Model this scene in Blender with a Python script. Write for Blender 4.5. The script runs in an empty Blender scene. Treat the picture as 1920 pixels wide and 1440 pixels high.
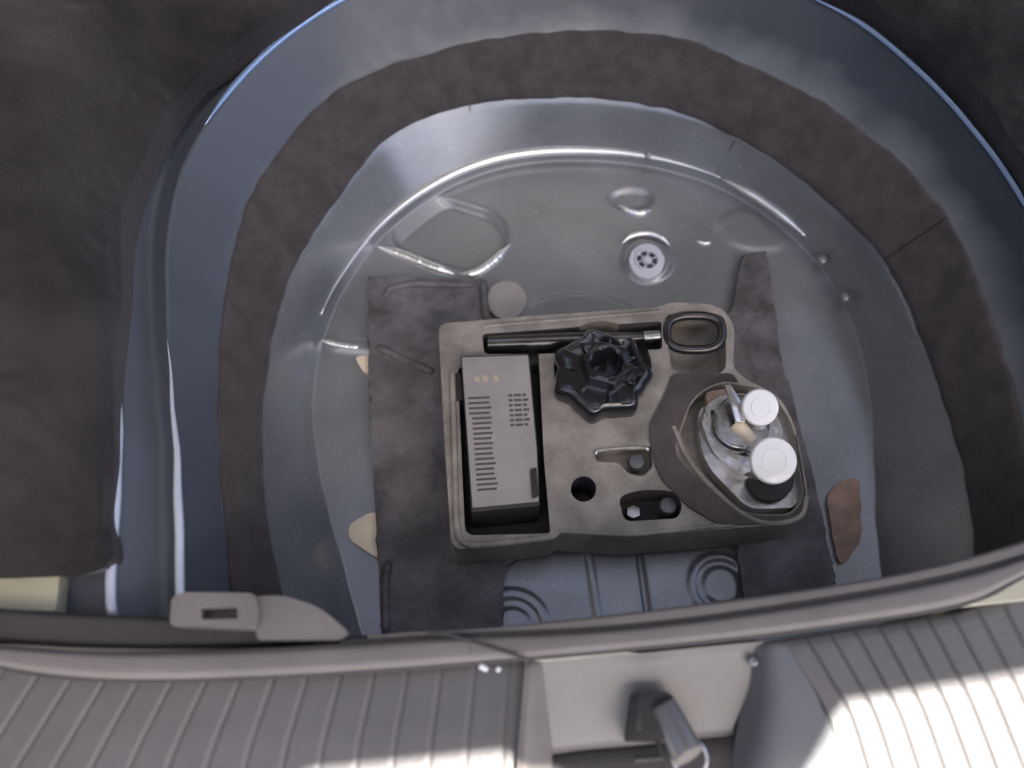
import bpy, bmesh, math, random
import numpy as np
from mathutils import Vector, Matrix, noise
random.seed(7)
SC = bpy.context.scene
COL = SC.collection
R = math.radians

# ------------------------------------------------------------ camera
TILT = R(26); H = 0.76; FPX = 1500.0
fwd = Vector((0, math.sin(TILT), -math.cos(TILT)))
upv = Vector((0, math.cos(TILT), math.sin(TILT)))
rgt = Vector((1, 0, 0))
def ray(px, py):
    return fwd * FPX + rgt * (px - 960) + upv * (720 - py)
d0 = ray(1100, 750)
CAM = -d0 * (H / -d0.z)                       # the well's centre on its floor is the origin
CAM = Vector((CAM.x, CAM.y, H))
def W(px, py, z=0.0):
    d = ray(px, py); t = (z - CAM.z) / d.z
    return CAM + d * t
cam = bpy.data.cameras.new('camera'); camo = bpy.data.objects.new('camera', cam); COL.objects.link(camo)
camo.location = CAM; camo.rotation_euler = (TILT, 0, 0)
cam.sensor_width = 36; cam.lens = FPX / 1920 * 36
cam.clip_start = 0.02; cam.clip_end = 500
cam.dof.use_dof = True; cam.dof.focus_distance = 0.73; cam.dof.aperture_fstop = 2.6
SC.camera = camo

# ------------------------------------------------------------ light
SUN_EL = 56; SUN_AZ = 148                      # azimuth measured from +Y towards +X
sd = Vector((math.sin(R(SUN_AZ)) * math.cos(R(SUN_EL)), math.cos(R(SUN_AZ)) * math.cos(R(SUN_EL)), math.sin(R(SUN_EL))))
wd = bpy.data.worlds.new('World'); SC.world = wd; wd.use_nodes = True
nt = wd.node_tree; bg = nt.nodes['Background']
sky = nt.nodes.new('ShaderNodeTexSky'); sky.sky_type = 'NISHITA'; sky.sun_disc = False
sky.sun_elevation = R(SUN_EL); sky.sun_rotation = R(SUN_AZ)
sky.air_density = 0.45; sky.dust_density = 2.6; sky.ozone_density = 0.0
nt.links.new(sky.outputs[0], bg.inputs[0]); bg.inputs[1].default_value = 0.075
sl = bpy.data.lights.new('sun', 'SUN'); so = bpy.data.objects.new('sun', sl); COL.objects.link(so)
sl.energy = 5.0; sl.angle = R(0.5); sl.color = (1, .95, .88)
so.rotation_euler = sd.to_track_quat('Z', 'Y').to_euler()
SC.view_settings.view_transform = 'Standard'; SC.view_settings.look = 'None'
SC.view_settings.exposure = 2.48; SC.view_settings.gamma = 1

# ------------------------------------------------------------ materials
def mat(name, col, rough=.5, metal=0., coat=0., bump=0., bscale=200., vary=0., vscale=8., col2=None, spec=.5, coatr=.1, warp=0., wscale=12.):
    m = bpy.data.materials.new(name); m.use_nodes = True
    n = m.node_tree.nodes; l = m.node_tree.links; b = n['Principled BSDF']
    b.inputs['Base Color'].default_value = (*col, 1); b.inputs['Roughness'].default_value = rough
    b.inputs['Metallic'].default_value = metal; b.inputs['Coat Weight'].default_value = coat
    b.inputs['Coat Roughness'].default_value = coatr
    b.inputs['Specular IOR Level'].default_value = spec
    tc = n.new('ShaderNodeTexCoord'); g = tc.outputs['Object']
    geo = n.new('ShaderNodeNewGeometry'); g = geo.outputs['Position']
    m['n'] = name
    if vary > 0 or col2:
        t = n.new('ShaderNodeTexNoise'); t.inputs['Scale'].default_value = vscale; t.inputs['Detail'].default_value = 8
        t.inputs['Roughness'].default_value = .62
        l.new(g, t.inputs['Vector'])
        r = n.new('ShaderNodeValToRGB'); c2 = col2 or tuple(c * (1 - vary) for c in col)
        c1 = col if col2 else tuple(min(1, c * (1 + vary)) for c in col)
        r.color_ramp.elements[0].position = .36; r.color_ramp.elements[1].position = .64
        r.color_ramp.elements[0].color = (*c2, 1); r.color_ramp.elements[1].color = (*c1, 1)
        l.new(t.outputs[0], r.inputs[0]); l.new(r.outputs[0], b.inputs['Base Color'])
        mr = n.new('ShaderNodeMapRange'); mr.inputs[3].default_value = max(.05, rough - .08); mr.inputs[4].default_value = min(1, rough + .12)
        l.new(t.outputs[0], mr.inputs[0]); l.new(mr.outputs[0], b.inputs['Roughness'])
    prev = None
    if warp > 0:
        t = n.new('ShaderNodeTexNoise'); t.inputs['Scale'].default_value = wscale; t.inputs['Detail'].default_value = 2
        l.new(g, t.inputs['Vector'])
        bm_ = n.new('ShaderNodeBump'); bm_.inputs['Strength'].default_value = 1; bm_.inputs['Distance'].default_value = warp
        l.new(t.outputs[0], bm_.inputs['Height']); prev = bm_
    if bump > 0:
        t = n.new('ShaderNodeTexNoise'); t.inputs['Scale'].default_value = bscale; t.inputs['Detail'].default_value = 6
        l.new(g, t.inputs['Vector'])
        bm_ = n.new('ShaderNodeBump'); bm_.inputs['Strength'].default_value = 1; bm_.inputs['Distance'].default_value = bump
        l.new(t.outputs[0], bm_.inputs['Height'])
        if prev: l.new(prev.outputs[0], bm_.inputs['Normal'])
        prev = bm_
    if prev: l.new(prev.outputs[0], b.inputs['Normal'])
    return m

M = {}
M['felt'] = mat('felt', (.066, .058, .057), .95, bump=.0008, bscale=800, vary=.2, vscale=45, spec=.2)
M['pad'] = mat('pad', (.125, .115, .12), .55, bump=.0012, bscale=120, vary=.45, vscale=22, warp=.004, wscale=16)
M['carpet'] = mat('carpet', (.052, .047, .047), 1., bump=.0014, bscale=700, col2=(.017, .015, .016), vscale=5, spec=.1)
M['tray'] = mat('tray', (.30, .272, .232),   .42, bump=.0009, bscale=330, vary=.3, vscale=26, warp=.0015, wscale=30)
M['trayfelt'] = mat('trayfelt', (.085, .07, .066), .8, bump=.0009, bscale=260, vary=.3, vscale=20)
M['black'] = mat('black', (.014, .014, .017), .2, bump=.0003, bscale=90, coat=.8)
M['dark'] = mat('dark', (.03, .026, .026), .6, bump=.0005, bscale=200)
M['steel'] = mat('steel', (.42, .41, .39), .25, 1., vary=.2, vscale=60, bump=.0002, bscale=200)
M['blacksteel'] = mat('blacksteel', (.10, .095, .095), .16, .8, vary=.2, vscale=60)
M['chrome'] = mat('chrome', (.9, .9, .89), .15, .9)
M['whitecap'] = mat('whitecap', (.97, .97, .96), .4, .0, coat=.5)
M['zinc'] = mat('zinc', (.74, .72, .69), .22, .8, vary=.15, vscale=50, warp=.001, wscale=60)
M['label'] = mat('label', (.35, .325, .305), .6, vary=.08, vscale=30)
M['ink'] = mat('ink', (.10, .09, .09), .7)
M['amber'] = mat('amber', (.50, .42, .29), .6)
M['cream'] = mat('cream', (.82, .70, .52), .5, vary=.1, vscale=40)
M['peach'] = mat('peach', (.34, .225, .165), .55, vary=.3, vscale=35)
M['foamcream'] = mat('foamcream', (.48, .46, .34), .8, bump=.0006, bscale=200, vary=.12)
M['rubber'] = mat('rubber', (.19, .172, .158), .6, bump=.0004, bscale=220, vary=.1, vscale=14)
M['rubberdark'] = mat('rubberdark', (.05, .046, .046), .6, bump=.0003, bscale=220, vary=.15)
M['ribbed'] = mat('ribbed', (.105, .10, .099), .5, bump=.0004, bscale=300, vary=.12, vscale=10)
M['housing'] = mat('housing', (.235, .22, .20), .5, bump=.0006, bscale=70, vary=.1, vscale=14)
M['housinggrey'] = mat('housinggrey', (.12, .125, .128), .45, bump=.0003, bscale=120, vary=.08)
M['plug'] = mat('plug', (.62, .61, .68), .4)
M['plugdark'] = mat('plugdark', (.04, .04, .06), .5)
M['trim'] = mat('trim', (.05, .048, .05), .8, vary=.2)
M['gate'] = mat('gate', (.09, .088, .085), .7)
M['pocket'] = mat('pocket', (.075, .064, .06), .8, bump=.0005, bscale=200, vary=.2)  # recess shade put into the colour of the cut faces
M['bright'] = mat('bright', (.95, .95, .94), .13, .85, coat=1)  # pale glossy metal for tubes that stand in for highlights
M['glintblue'] = mat('glintblue', (.34, .48, .72), .2, .6, coat=1)  # rim glint put into a light blue colour
M['glintridge'] = mat('glintridge', (.62, .66, .74), .2, .3, coat=1)  # flank highlight put into a pale colour
M['thread'] = mat('thread', (.20, .17, .15), .9)
M['padline'] = mat('padline', (.10, .10, .10), .6)
M['asphalt'] = mat('asphalt', (.22, .21, .195), .9, bump=.004, bscale=80, vary=.2)
M['bluepaint'] = mat('bluepaint', (.035, .06, .13), .3, .3, coat=1)
M['boltgrey'] = mat('boltgrey', (.16, .16, .16), .35, .5)

def paint():
    """grey primer inside, blue body colour sprayed over the rim and the left flank"""
    m = mat('pan_paint', (.20, .205, .205), .38, .2, coat=.8, coatr=.24, bump=.00012, bscale=260)
    m.node_tree.nodes['Principled BSDF'].inputs['Coat IOR'].default_value = 1.9
    n = m.node_tree.nodes; l = m.node_tree.links; b = n['Principled BSDF']
    geo = n.new('ShaderNodeNewGeometry'); sp = n.new('ShaderNodeSeparateXYZ'); l.new(geo.outputs['Position'], sp.inputs[0])
    t = n.new('ShaderNodeTexNoise'); t.inputs['Scale'].default_value = 14; t.inputs['Detail'].default_value = 6
    l.new(geo.outputs['Position'], t.inputs['Vector'])
    a = n.new('ShaderNodeMath'); a.operation = 'MULTIPLY_ADD'; l.new(t.outputs[0], a.inputs[0]); a.inputs[1].default_value = .035
    l.new(sp.outputs[2], a.inputs[2])
    x = n.new('ShaderNodeMath'); x.operation = 'MULTIPLY_ADD'; l.new(sp.outputs[0], x.inputs[0]); x.inputs[1].default_value = -.03
    l.new(a.outputs[0], x.inputs[2])
    mc = n.new('ShaderNodeMapRange'); l.new(a.outputs[0], mc.inputs[0]); mc.inputs[1].default_value = .085; mc.inputs[2].default_value = .135
    mc.inputs[3].default_value = 1; mc.inputs[4].default_value = .07; l.new(mc.outputs[0], b.inputs['Coat Weight'])
    mq = n.new('ShaderNodeMath'); mq.operation = 'MULTIPLY'; l.new(mc.outputs[0], mq.inputs[0]); mq.inputs[1].default_value = .38; l.new(mq.outputs[0], b.inputs['Metallic'])
    mr = n.new('ShaderNodeMapRange'); l.new(x.outputs[0], mr.inputs[0])
    mr.inputs[1].default_value = .108; mr.inputs[2].default_value = .150
    t2 = n.new('ShaderNodeTexNoise'); t2.inputs['Scale'].default_value = 9; t2.inputs['Detail'].default_value = 9
    l.new(geo.outputs['Position'], t2.inputs['Vector'])
    r = n.new('ShaderNodeValToRGB'); r.color_ramp.elements[0].position = .35; r.color_ramp.elements[1].position = .7
    r.color_ramp.elements[0].color = (.185, .196, .206, 1); r.color_ramp.elements[1].color = (.27, .281, .288, 1)
    l.new(t2.outputs[0], r.inputs[0])
    t4 = n.new('ShaderNodeTexNoise'); t4.inputs['Scale'].default_value = 40; t4.inputs['Detail'].default_value = 10; t4.inputs['Roughness'].default_value = .75
    l.new(geo.outputs['Position'], t4.inputs['Vector'])
    m4 = n.new('ShaderNodeMapRange'); m4.inputs[1].default_value = .35; m4.inputs[2].default_value = .7; m4.inputs[3].default_value = .30; m4.inputs[4].default_value = .55
    l.new(t4.outputs[0], m4.inputs[0]); l.new(m4.outputs[0], b.inputs['Roughness'])
    d5 = n.new('ShaderNodeTexNoise'); d5.inputs['Scale'].default_value = 170; d5.inputs['Detail'].default_value = 4
    l.new(geo.outputs['Position'], d5.inputs['Vector'])
    m5 = n.new('ShaderNodeMapRange'); m5.inputs[1].default_value = .62; m5.inputs[2].default_value = .74; m5.inputs[4].default_value = .4
    l.new(d5.outputs[0], m5.inputs[0])
    md = n.new('ShaderNodeMix'); md.data_type = 'RGBA'; l.new(m5.outputs[0], md.inputs[0]); l.new(r.outputs[0], md.inputs[6]); md.inputs[7].default_value = (.48, .46, .42, 1)
    mx = n.new('ShaderNodeMix'); mx.data_type = 'RGBA'
    l.new(mr.outputs[0], mx.inputs[0]); l.new(md.outputs[2], mx.inputs[6]); 
    mx3 = n.new('ShaderNodeMix'); mx3.data_type = 'RGBA'; mr3 = n.new('ShaderNodeMapRange')
    l.new(sp.outputs[0], mr3.inputs[0]); mr3.inputs[1].default_value = -.30; mr3.inputs[2].default_value = .15
    mx3.inputs[6].default_value = (.078, .088, .108, 1); mx3.inputs[7].default_value = (.030, .036, .048, 1)
    l.new(mr3.outputs[0], mx3.inputs[0]); l.new(mx3.outputs[2], mx.inputs[7])
    l.new(mx.outputs[2], b.inputs['Base Color'])
    return m
M['pan'] = paint()
def pile(m):
    b = m.node_tree.nodes['Principled BSDF']; b.inputs['Sheen Weight'].default_value = .35; b.inputs['Sheen Roughness'].default_value = .4
    b.inputs['Sheen Tint'].default_value = (.8, .78, .8, 1)
pile(M['carpet']); pile(M['felt'])
def crumple(m, dist, sc):
    n = m.node_tree.nodes; l = m.node_tree.links; b = n['Principled BSDF']; geo = n.new('ShaderNodeNewGeometry')
    t = n.new('ShaderNodeTexNoise'); t.inputs['Scale'].default_value = 30; l.new(geo.outputs['Position'], t.inputs['Vector'])
    a = n.new('ShaderNodeVectorMath'); a.operation = 'MULTIPLY_ADD'; l.new(t.outputs['Color'], a.inputs[0]); a.inputs[1].default_value = (.03, .03, .03); l.new(geo.outputs['Position'], a.inputs[2])
    v = n.new('ShaderNodeTexVoronoi'); v.feature = 'DISTANCE_TO_EDGE'; v.inputs['Scale'].default_value = sc; l.new(a.outputs[0], v.inputs['Vector'])
    u = n.new('ShaderNodeBump'); u.inputs['Distance'].default_value = dist; l.new(v.outputs[0], u.inputs['Height'])
    old = b.inputs['Normal'].links[0].from_socket; l.new(old, u.inputs['Normal']); l.new(u.outputs[0], b.inputs['Normal'])
crumple(M['pad'], .006, 15)

# ------------------------------------------------------------ builders
def link(name, bm, m, parent=None, smooth=True, angle=40):
    me = bpy.data.meshes.new(name); bm.normal_update(); bm.to_mesh(me); bm.free()
    o = bpy.data.objects.new(name, me); COL.objects.link(o)
    for mm in (m if isinstance(m, (list, tuple)) else [m]): me.materials.append(M[mm])
    if smooth:
        me.shade_smooth() if hasattr(me, 'shade_smooth') else None
        if angle and hasattr(me, 'set_sharp_from_angle'): me.set_sharp_from_angle(angle=R(angle))
    if parent:
        o.parent = parent; o.matrix_parent_inverse = Matrix.Translation(-parent.location)
        me_off = parent.location
    return o
def tag(o, label=None, cat=None, group=None, kind=None):
    if label: o['label'] = label
    if cat: o['category'] = cat
    if group: o['group'] = group
    if kind: o['kind'] = kind
    return o
def empty(name, loc, label, cat, group=None):
    o = bpy.data.objects.new(name, None); o.empty_display_size = .02; COL.objects.link(o); o.location = loc
    bpy.context.view_layer.update()
    return tag(o, label, cat, group)

def rounded(pts, r, seg=6):
    out = []; n = len(pts)
    for i in range(n):
        p0, p, p1 = [Vector(q[:2]) for q in (pts[i - 1], pts[i], pts[(i + 1) % n])]
        rr = pts[i][2] if len(pts[i]) > 2 else r
        a = (p0 - p); b = (p1 - p); ra = min(rr, a.length * .45, b.length * .45)
        A = p + a.normalized() * ra; B = p + b.normalized() * ra
        for k in range(seg + 1):
            t = k / seg; out.append(A * (1 - t) ** 2 + p * 2 * t * (1 - t) + B * t * t)
    return out
def circ(cx, cy, rx, ry=None, n=32, rot=0):
    ry = ry or rx
    return [Vector((cx + rx * math.cos(2 * math.pi * k / n) * math.cos(rot) - ry * math.sin(2 * math.pi * k / n) * math.sin(rot),
                    cy + rx * math.cos(2 * math.pi * k / n) * math.sin(rot) + ry * math.sin(2 * math.pi * k / n) * math.cos(rot))) for k in range(n)]
def prism_bm(px, z1, z0, bevel=.001, flare=0., seg=3, zfun=None, bm=None):
    """closed prism: outline traced at height z1, standing down to z0; flare widens its foot"""
    own = bm is None; bm = bm or bmesh.new()
    pts = [W(p[0], p[1], z1) for p in px]
    c = sum(pts, Vector()) / len(pts)
    area = sum(pts[i].x * pts[(i + 1) % len(pts)].y - pts[(i + 1) % len(pts)].x * pts[i].y for i in range(len(pts)))
    if area < 0: pts.reverse()
    top = [bm.verts.new(p) for p in pts]
    bot = []
    for p in pts:
        q = p + (p - c).normalized() * flare; bot.append(bm.verts.new((q.x, q.y, z0)))
    f = bm.faces.new(top); bm.faces.new(list(reversed(bot)))
    n = len(top)
    for i in range(n): bm.faces.new((top[i], bot[i], bot[(i + 1) % n], top[(i + 1) % n]))
    if bevel > 0:
        bmesh.ops.bevel(bm, geom=[e for e in f.edges], offset=bevel, segments=seg, profile=.5, affect='EDGES', clamp_overlap=True)
    return bm
def prism(name, px, z1, z0, m, parent=None, bevel=.001, flare=0., seg=3):
    return link(name, prism_bm(px, z1, z0, bevel, flare, seg), m, parent)
def cyl_bm(p0, p1, r0, r1=None, n=24, bm=None, bevel=0):
    bm = bm or bmesh.new(); r1 = r0 if r1 is None else r1
    d = p1 - p0; q = d.to_track_quat('Z', 'Y').to_matrix().to_4x4()
    g = bmesh.ops.create_cone(bm, cap_ends=True, cap_tris=False, segments=n, radius1=r0, radius2=r1, depth=d.length,
                              matrix=Matrix.Translation((p0 + p1) / 2) @ q)
    if bevel:
        vs = set(g['verts']); es = [e for v in vs for e in v.link_edges if any(len(f.verts) > 4 for f in e.link_faces)]
        bmesh.ops.bevel(bm, geom=list(set(es)), offset=bevel, segments=3, profile=.5, affect='EDGES')
    return bm
def tube_bm(pts, r, n=12, closed=False, bm=None):
    bm = bm or bmesh.new(); rings = []; N = len(pts)
    for i, p in enumerate(pts):
        a = pts[i - 1] if (i > 0 or closed) else pts[i]; b = pts[(i + 1) % N] if (i < N - 1 or closed) else pts[i]
        t = (b - a).normalized(); s = t.cross(Vector((0, 0, 1)))
        if s.length < 1e-4: s = t.cross(Vector((0, 1, 0)))
        s.normalize(); u = s.cross(t)
        rr = r[i] if isinstance(r, (list, tuple)) else r
        rings.append([bm.verts.new(p + (s * math.cos(2 * math.pi * k / n) + u * math.sin(2 * math.pi * k / n)) * rr) for k in range(n)])
    for i in range(N if closed else N - 1):
        A, B = rings[i], rings[(i + 1) % N]
        for k in range(n): bm.faces.new((A[k], A[(k + 1) % n], B[(k + 1) % n], B[k]))
    if not closed: bm.faces.new(list(reversed(rings[0]))); bm.faces.new(rings[-1])
    bmesh.ops.recalc_face_normals(bm, faces=bm.faces)
    return bm
def crv(pts, n):
    """smooth resample of a pixel polyline"""
    P = [np.array(p, float) for p in pts]; P = [2 * P[0] - P[1]] + P + [2 * P[-1] - P[-2]]
    K = len(P) - 3; out = []
    for j in range(n):
        t = j / (n - 1) * K; i = min(int(t), K - 1); t -= i
        a, b, c, d = P[i:i + 4]
        out.append(.5 * ((2 * b) + (-a + c) * t + (2 * a - 5 * b + 4 * c - d) * t * t + (-a + 3 * b - 3 * c + d) * t ** 3))
    return out
def crvx(pts, xs):
    P = crv(pts, 400); X = [p[0] for p in P]; return [np.array((x, np.interp(x, X, [p[1] for p in P]), np.interp(x, X, [p[2] for p in P]) if len(P[0]) > 2 else 0)) for x in xs]
def loft(name, lines, m, parent=None, nu=120, sub=6, skirt=.02, xr=None, rnd=2, zf=None):
    """surface through several traced lines (x, y, z each), rounded across, with turned-down edges so it has depth"""
    rows = []
    for L in lines:
        pts = crvx(L, np.linspace(xr[0], xr[1], nu)) if xr else crv(L, nu)
        rows.append([W(p[0], p[1], p[2]) for p in pts])
    A = np.array([[list(p) for p in r] for r in rows])         # lines x nu x 3
    first = A[:1].copy(); first[..., 2] -= skirt; last = A[-1:].copy(); last[..., 2] -= skirt
    A = np.concatenate([first, A, last]); out = []
    for i in range(len(A) - 1):
        for k in range(sub): t = k / sub; out.append(A[i] * (1 - t) + A[i + 1] * t)
    out.append(A[-1]); A = np.array(out)
    for _ in range(rnd):
        B = A.copy(); B[1:-1] = (A[:-2] + 2 * A[1:-1] + A[2:]) / 4; A = B
    if zf:
        for i in range(A.shape[0]):
            for j in range(A.shape[1]): A[i, j, 2] += zf(i / (A.shape[0] - 1), j / (A.shape[1] - 1), A[i, j])
    bm = bmesh.new(); V = [[bm.verts.new(p) for p in r] for r in A]
    for i in range(len(V) - 1):
        for j in range(nu - 1): bm.faces.new((V[i][j], V[i + 1][j], V[i + 1][j + 1], V[i][j + 1]))
    for j in (0, nu - 1):
        try: bm.faces.new([V[i][j] for i in range(len(V))])
        except Exception: pass
    bmesh.ops.recalc_face_normals(bm, faces=bm.faces)
    return link(name, bm, m, parent, angle=50)
def cut(o, cutters, bevel=.0012, dark=False):
    for c in cutters:
        md = o.modifiers.new('b', 'BOOLEAN'); md.operation = 'DIFFERENCE'; md.solver = 'EXACT'; md.object = c
        if dark: md.material_mode = 'TRANSFER'
    if bevel:
        bv = o.modifiers.new('v', 'BEVEL'); bv.width = bevel; bv.segments = 2; bv.limit_method = 'ANGLE'; bv.angle_limit = R(40)
    bpy.context.view_layer.update()
    dg = bpy.context.evaluated_depsgraph_get()
    me = bpy.data.meshes.new_from_object(o.evaluated_get(dg)); o.modifiers.clear(); o.data = me
    me.shade_smooth(); me.set_sharp_from_angle(angle=R(38))
    for c in cutters: bpy.data.objects.remove(c)
    return o

# ------------------------------------------------------------ ground under the car
bm = bmesh.new(); bmesh.ops.create_grid(bm, x_segments=2, y_segments=2, size=60)
for v in bm.verts: v.co.z = -.55
tag(link('ground', bm, 'asphalt'), kind='structure')

# ------------------------------------------------------------ spare wheel well
well = empty('spare_wheel_well', (0, 0, 0), 'round grey painted steel spare wheel well with blue overspray at its rim', 'wheel well')
NA = 800
def ring(px, z, blur=5):
    P = [W(x, y, z) for x, y in px]
    an = np.array([math.atan2(p.y, p.x) for p in P]); ra = np.array([math.hypot(p.x, p.y) for p in P])
    o = np.argsort(an); an = an[o]; ra = ra[o]
    an = np.concatenate([an - 2 * math.pi, an, an + 2 * math.pi]); ra = np.tile(ra, 3)
    th = np.linspace(-math.pi, math.pi, NA, endpoint=False)
    r = np.interp(th, an, ra)
    k = np.exp(-np.linspace(-2, 2, 4 * blur + 1) ** 2); k /= k.sum()
    rr = np.convolve(np.concatenate([r[-40:], r, r[:40]]), k, 'same')[40:-40]
    return np.stack([rr * np.cos(th), rr * np.sin(th), np.full(NA, z)], 1)
L1 = [(1100,288),(1010,290),(930,303),(850,332),(780,372),(700,440),(655,500),(618,560),(588,640),(570,750),(575,850),(595,950),(625,1060),(650,1160),(668,1232),(800,1262),(1100,1262),(1400,1258),(1640,1235),(1690,1160),(1672,1090),(1660,980),(1655,850),(1645,720),(1610,590),(1550,488),(1492,430),(1425,378),(1335,330),(1215,298)]
L2 = [(1150,190),(1020,186),(900,192),(810,215),(720,262),(670,325),(620,395),(575,460),(540,530),(515,610),(500,700),(490,850),(498,980),(518,1070),(532,1140),(560,1215),(800,1240),(1100,1240),(1400,1235),(1700,1215),(1830,1160),(1832,1040),(1800,850),(1765,740),(1720,620),(1655,485),(1560,390),(1430,290),(1290,218)]
L3 = [(1150,58),(1020,64),(880,82),(760,115),(640,162),(570,225),(515,295),(465,380),(435,490),(416,600),(410,700),(412,850),(424,1000),(430,1110),(440,1205),(800,1225),(1100,1225),(1400,1220),(1750,1200),(1925,1130),(1945,960),(1920,800),(1890,680),(1845,560),(1790,425),(1690,305),(1570,212),(1420,132),(1290,76)]
L4 = [(1350,-60),(1080,-100),(800,-62),(640,2),(540,68),(470,130),(400,215),(345,310),(318,420),(315,560),(325,700),(338,850),(342,1000),(342,1120),(345,1200),(800,1212),(1100,1212),(1400,1205),(1800,1185),(2060,1130),(2060,900),(2030,700),(1985,520),(1920,390),(1820,245),(1700,118),(1612,45),(1520,-2)]
def shift(L, dx, dy=0): return [(x + dx * (1 if x > 1100 else -1) * min(1, abs(x - 1100) / 300), y + dy * (-1 if y < 700 else 0)) for x, y in L]
L5 = [(1370,-122),(1080,-160),(800,-125),(600,-45),(430,62),(320,180),(262,320),(236,450),(236,600),(236,800),(228,950),(215,1120),(212,1200),(800,1203),(1100,1203),(1400,1198),(1850,1180),(2200,1130),(2180,900),(2130,700),(2075,520),(1985,360),(1880,210),(1755,75),(1570,-50)]
L6 = [(1380,-160),(1080,-200),(800,-165),(560,-90),(350,30),(220,160),(170,320),(130,450),(120,600),(120,800),(110,950),(100,1120),(100,1195),(800,1198),(1100,1198),(1400,1194),(1900,1175),(2320,1130),(2300,900),(2230,700),(2160,520),(2060,350),(1950,190),(1810,40),(1590,-90)]
rings = [(ring(L1, .000) * np.array([.972, .972, 1]), .000), (ring(L1, .010), .010)]
K = [ring(L1, .000) * np.array([.965, .965, 1]), ring(L1, .010), ring(L2, .072), ring(L3, .118), ring(L4, .165),
     ring([((a[0]) , a[1]) for a in shift(L4, 26, 12)], .148), ring(L5, .169), ring(L6, .160)]
SUB = [8, 22, 16, 18, 8, 10, 8]
prof = []; marks = [0]
for i in range(len(K) - 1):
    for k in range(SUB[i]): t = k / SUB[i]; prof.append(K[i] * (1 - t) + K[i + 1] * t)
    marks.append(len(prof))
prof.append(K[-1]); prof = np.array(prof)
bead = [marks[1] + k for k in range(-3, 4)]
for _ in range(4):
    B = prof.copy(); B[1:-1] = (prof[:-2] + 2 * prof[1:-1] + prof[2:]) / 4; prof = B
for k in range(-4, 7):       # raised bead along the foot of the wall
    i = marks[1] + k; rr = np.linalg.norm(prof[i, :, :2], axis=1, keepdims=True)
    prof[i, :, :2] -= prof[i, :, :2] / rr * .0 * math.exp(-((k - 1) / 2.2) ** 2); prof[i, :, 2] += .0 * math.exp(-((k - 1) / 2.2) ** 2)
for i in (marks[4], marks[6]):       # crisp folds at the rim
    for k in range(-2, 3): prof[i + k, :, 2] += .0032 * math.exp(-(k / 1.2) ** 2)
# radial crease lines pressed in the wall
def crease(arr, pxs, depth, w):
    for (a, b, za, zb) in pxs:
        A = W(*a, za); Bq = W(*b, zb); d = (Bq - A); L = d.length; d.normalize()
        for idx in np.ndindex(arr.shape[:2]):
            p = Vector(arr[idx]); v = p - A; s = v.dot(d)
            if -.01 < s < L + .01:
                q = (v - d * s).length
                if q < w * 3:
                    n = Vector((-p.x, -p.y, p.length * .6)).normalized()
                    e = depth * math.exp(-(q / w) ** 2) * min(1, max(0, (s + .01) / .02)) * min(1, max(0, (L + .01 - s) / .02))
                    arr[idx] = p - n * e
crease(prof, [((893,305),(872,60),.012,.12), ((722,380),(598,130),.012,.12), ((1335,330),(1420,200),.012,.10)], .0026, .0020)
# the floor: a pressed height field
cW = lambda x, y: W(x, y, 0).xy
FE = []
def capsule(p, a, b, w, soft):
    ab = b - a; t = max(0, min(1, (p - a).dot(ab) / max(ab.length_squared, 1e-9))); d = (p - a - ab * t).length
    u = (d - w) / soft; return 1 / (1 + math.exp(max(-30, min(30, u * 3))))
def inell(p, c, rx, ry, soft):
    d = math.hypot((p.x - c.x) / rx, (p.y - c.y) / ry); u = (d - 1) * min(rx, ry) / soft
    return 1 / (1 + math.exp(max(-30, min(30, u * 3))))
c_plug = cW(1212, 490); c_boss = cW(1085, 610); c_left = cW(835, 430); c_disc = cW(948, 566); c_l = cW(960, 1178); c_r = cW(1352, 1098); c_dis2 = cW(1420, 430)
cr1a, cr1b = cW(1098, 1005), cW(1128, 1200); cr2a, cr2b = cW(1193, 1000), cW(1222, 1200)
sideA, sideB = cW(560, 640), cW(700, 655)
def floor_h(x, y):
    p = Vector((x, y)); h = 0
    h += .004 * inell(p, c_boss, .072, .040, .0025)
    h -= .009 * capsule(p, cW(800, 420), cW(880, 445), .042, .0045)
    h += .006 * inell(p, c_plug, .028, .028, .004) - .003 * inell(p, c_plug, .019, .019, .002)
    h -= .006 * inell(p, cW(1185, 372), .024, .014, .004)
    h += .003 * inell(p, c_dis2, .045, .03, .006)
    h += .0025 * inell(p, c_disc, .019, .019, .002)
    for c, rs in ((c_r, (.031, .024, .017)), (c_l, (.036, .027, .018))):
        for i, r in enumerate(rs): h += (.0022 if i % 2 == 0 else -.0022) * inell(p, c, r, r, .0016)
    h += .0025 * capsule(p, cr1a, cr1b, .0035, .0018) - .0045 * capsule(p, cr2a, cr2b, .0028, .0018)
    h += .004 * capsule(p, sideA, sideB, .006, .006)
    h += .0006 * noise.noise(Vector((x * 16, y * 16, 1)))
    return h
edge = prof[0]; NF = 190
fl = []
for k in range(1, NF):
    t = k / NF; q = edge * t; q[:, 2] = 0
    fade = min(1, (1 - t) / .06)
    for j in range(NA): q[j, 2] = edge[j, 2] * t ** 8 + fade * floor_h(q[j, 0], q[j, 1])
    fl.append(q)
grid = np.concatenate([np.array(fl), prof])
bm = bmesh.new(); c0 = bm.verts.new((0, 0, floor_h(0, 0)))
V = [[bm.verts.new(p) for p in r] for r in grid]
for j in range(NA): bm.faces.new((c0, V[0][j], V[0][(j + 1) % NA]))
for i in range(len(V) - 1):
    for j in range(NA): bm.faces.new((V[i][j], V[i + 1][j], V[i + 1][(j + 1) % NA], V[i][(j + 1) % NA]))
link('pan', bm, 'pan', well, angle=None)
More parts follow.
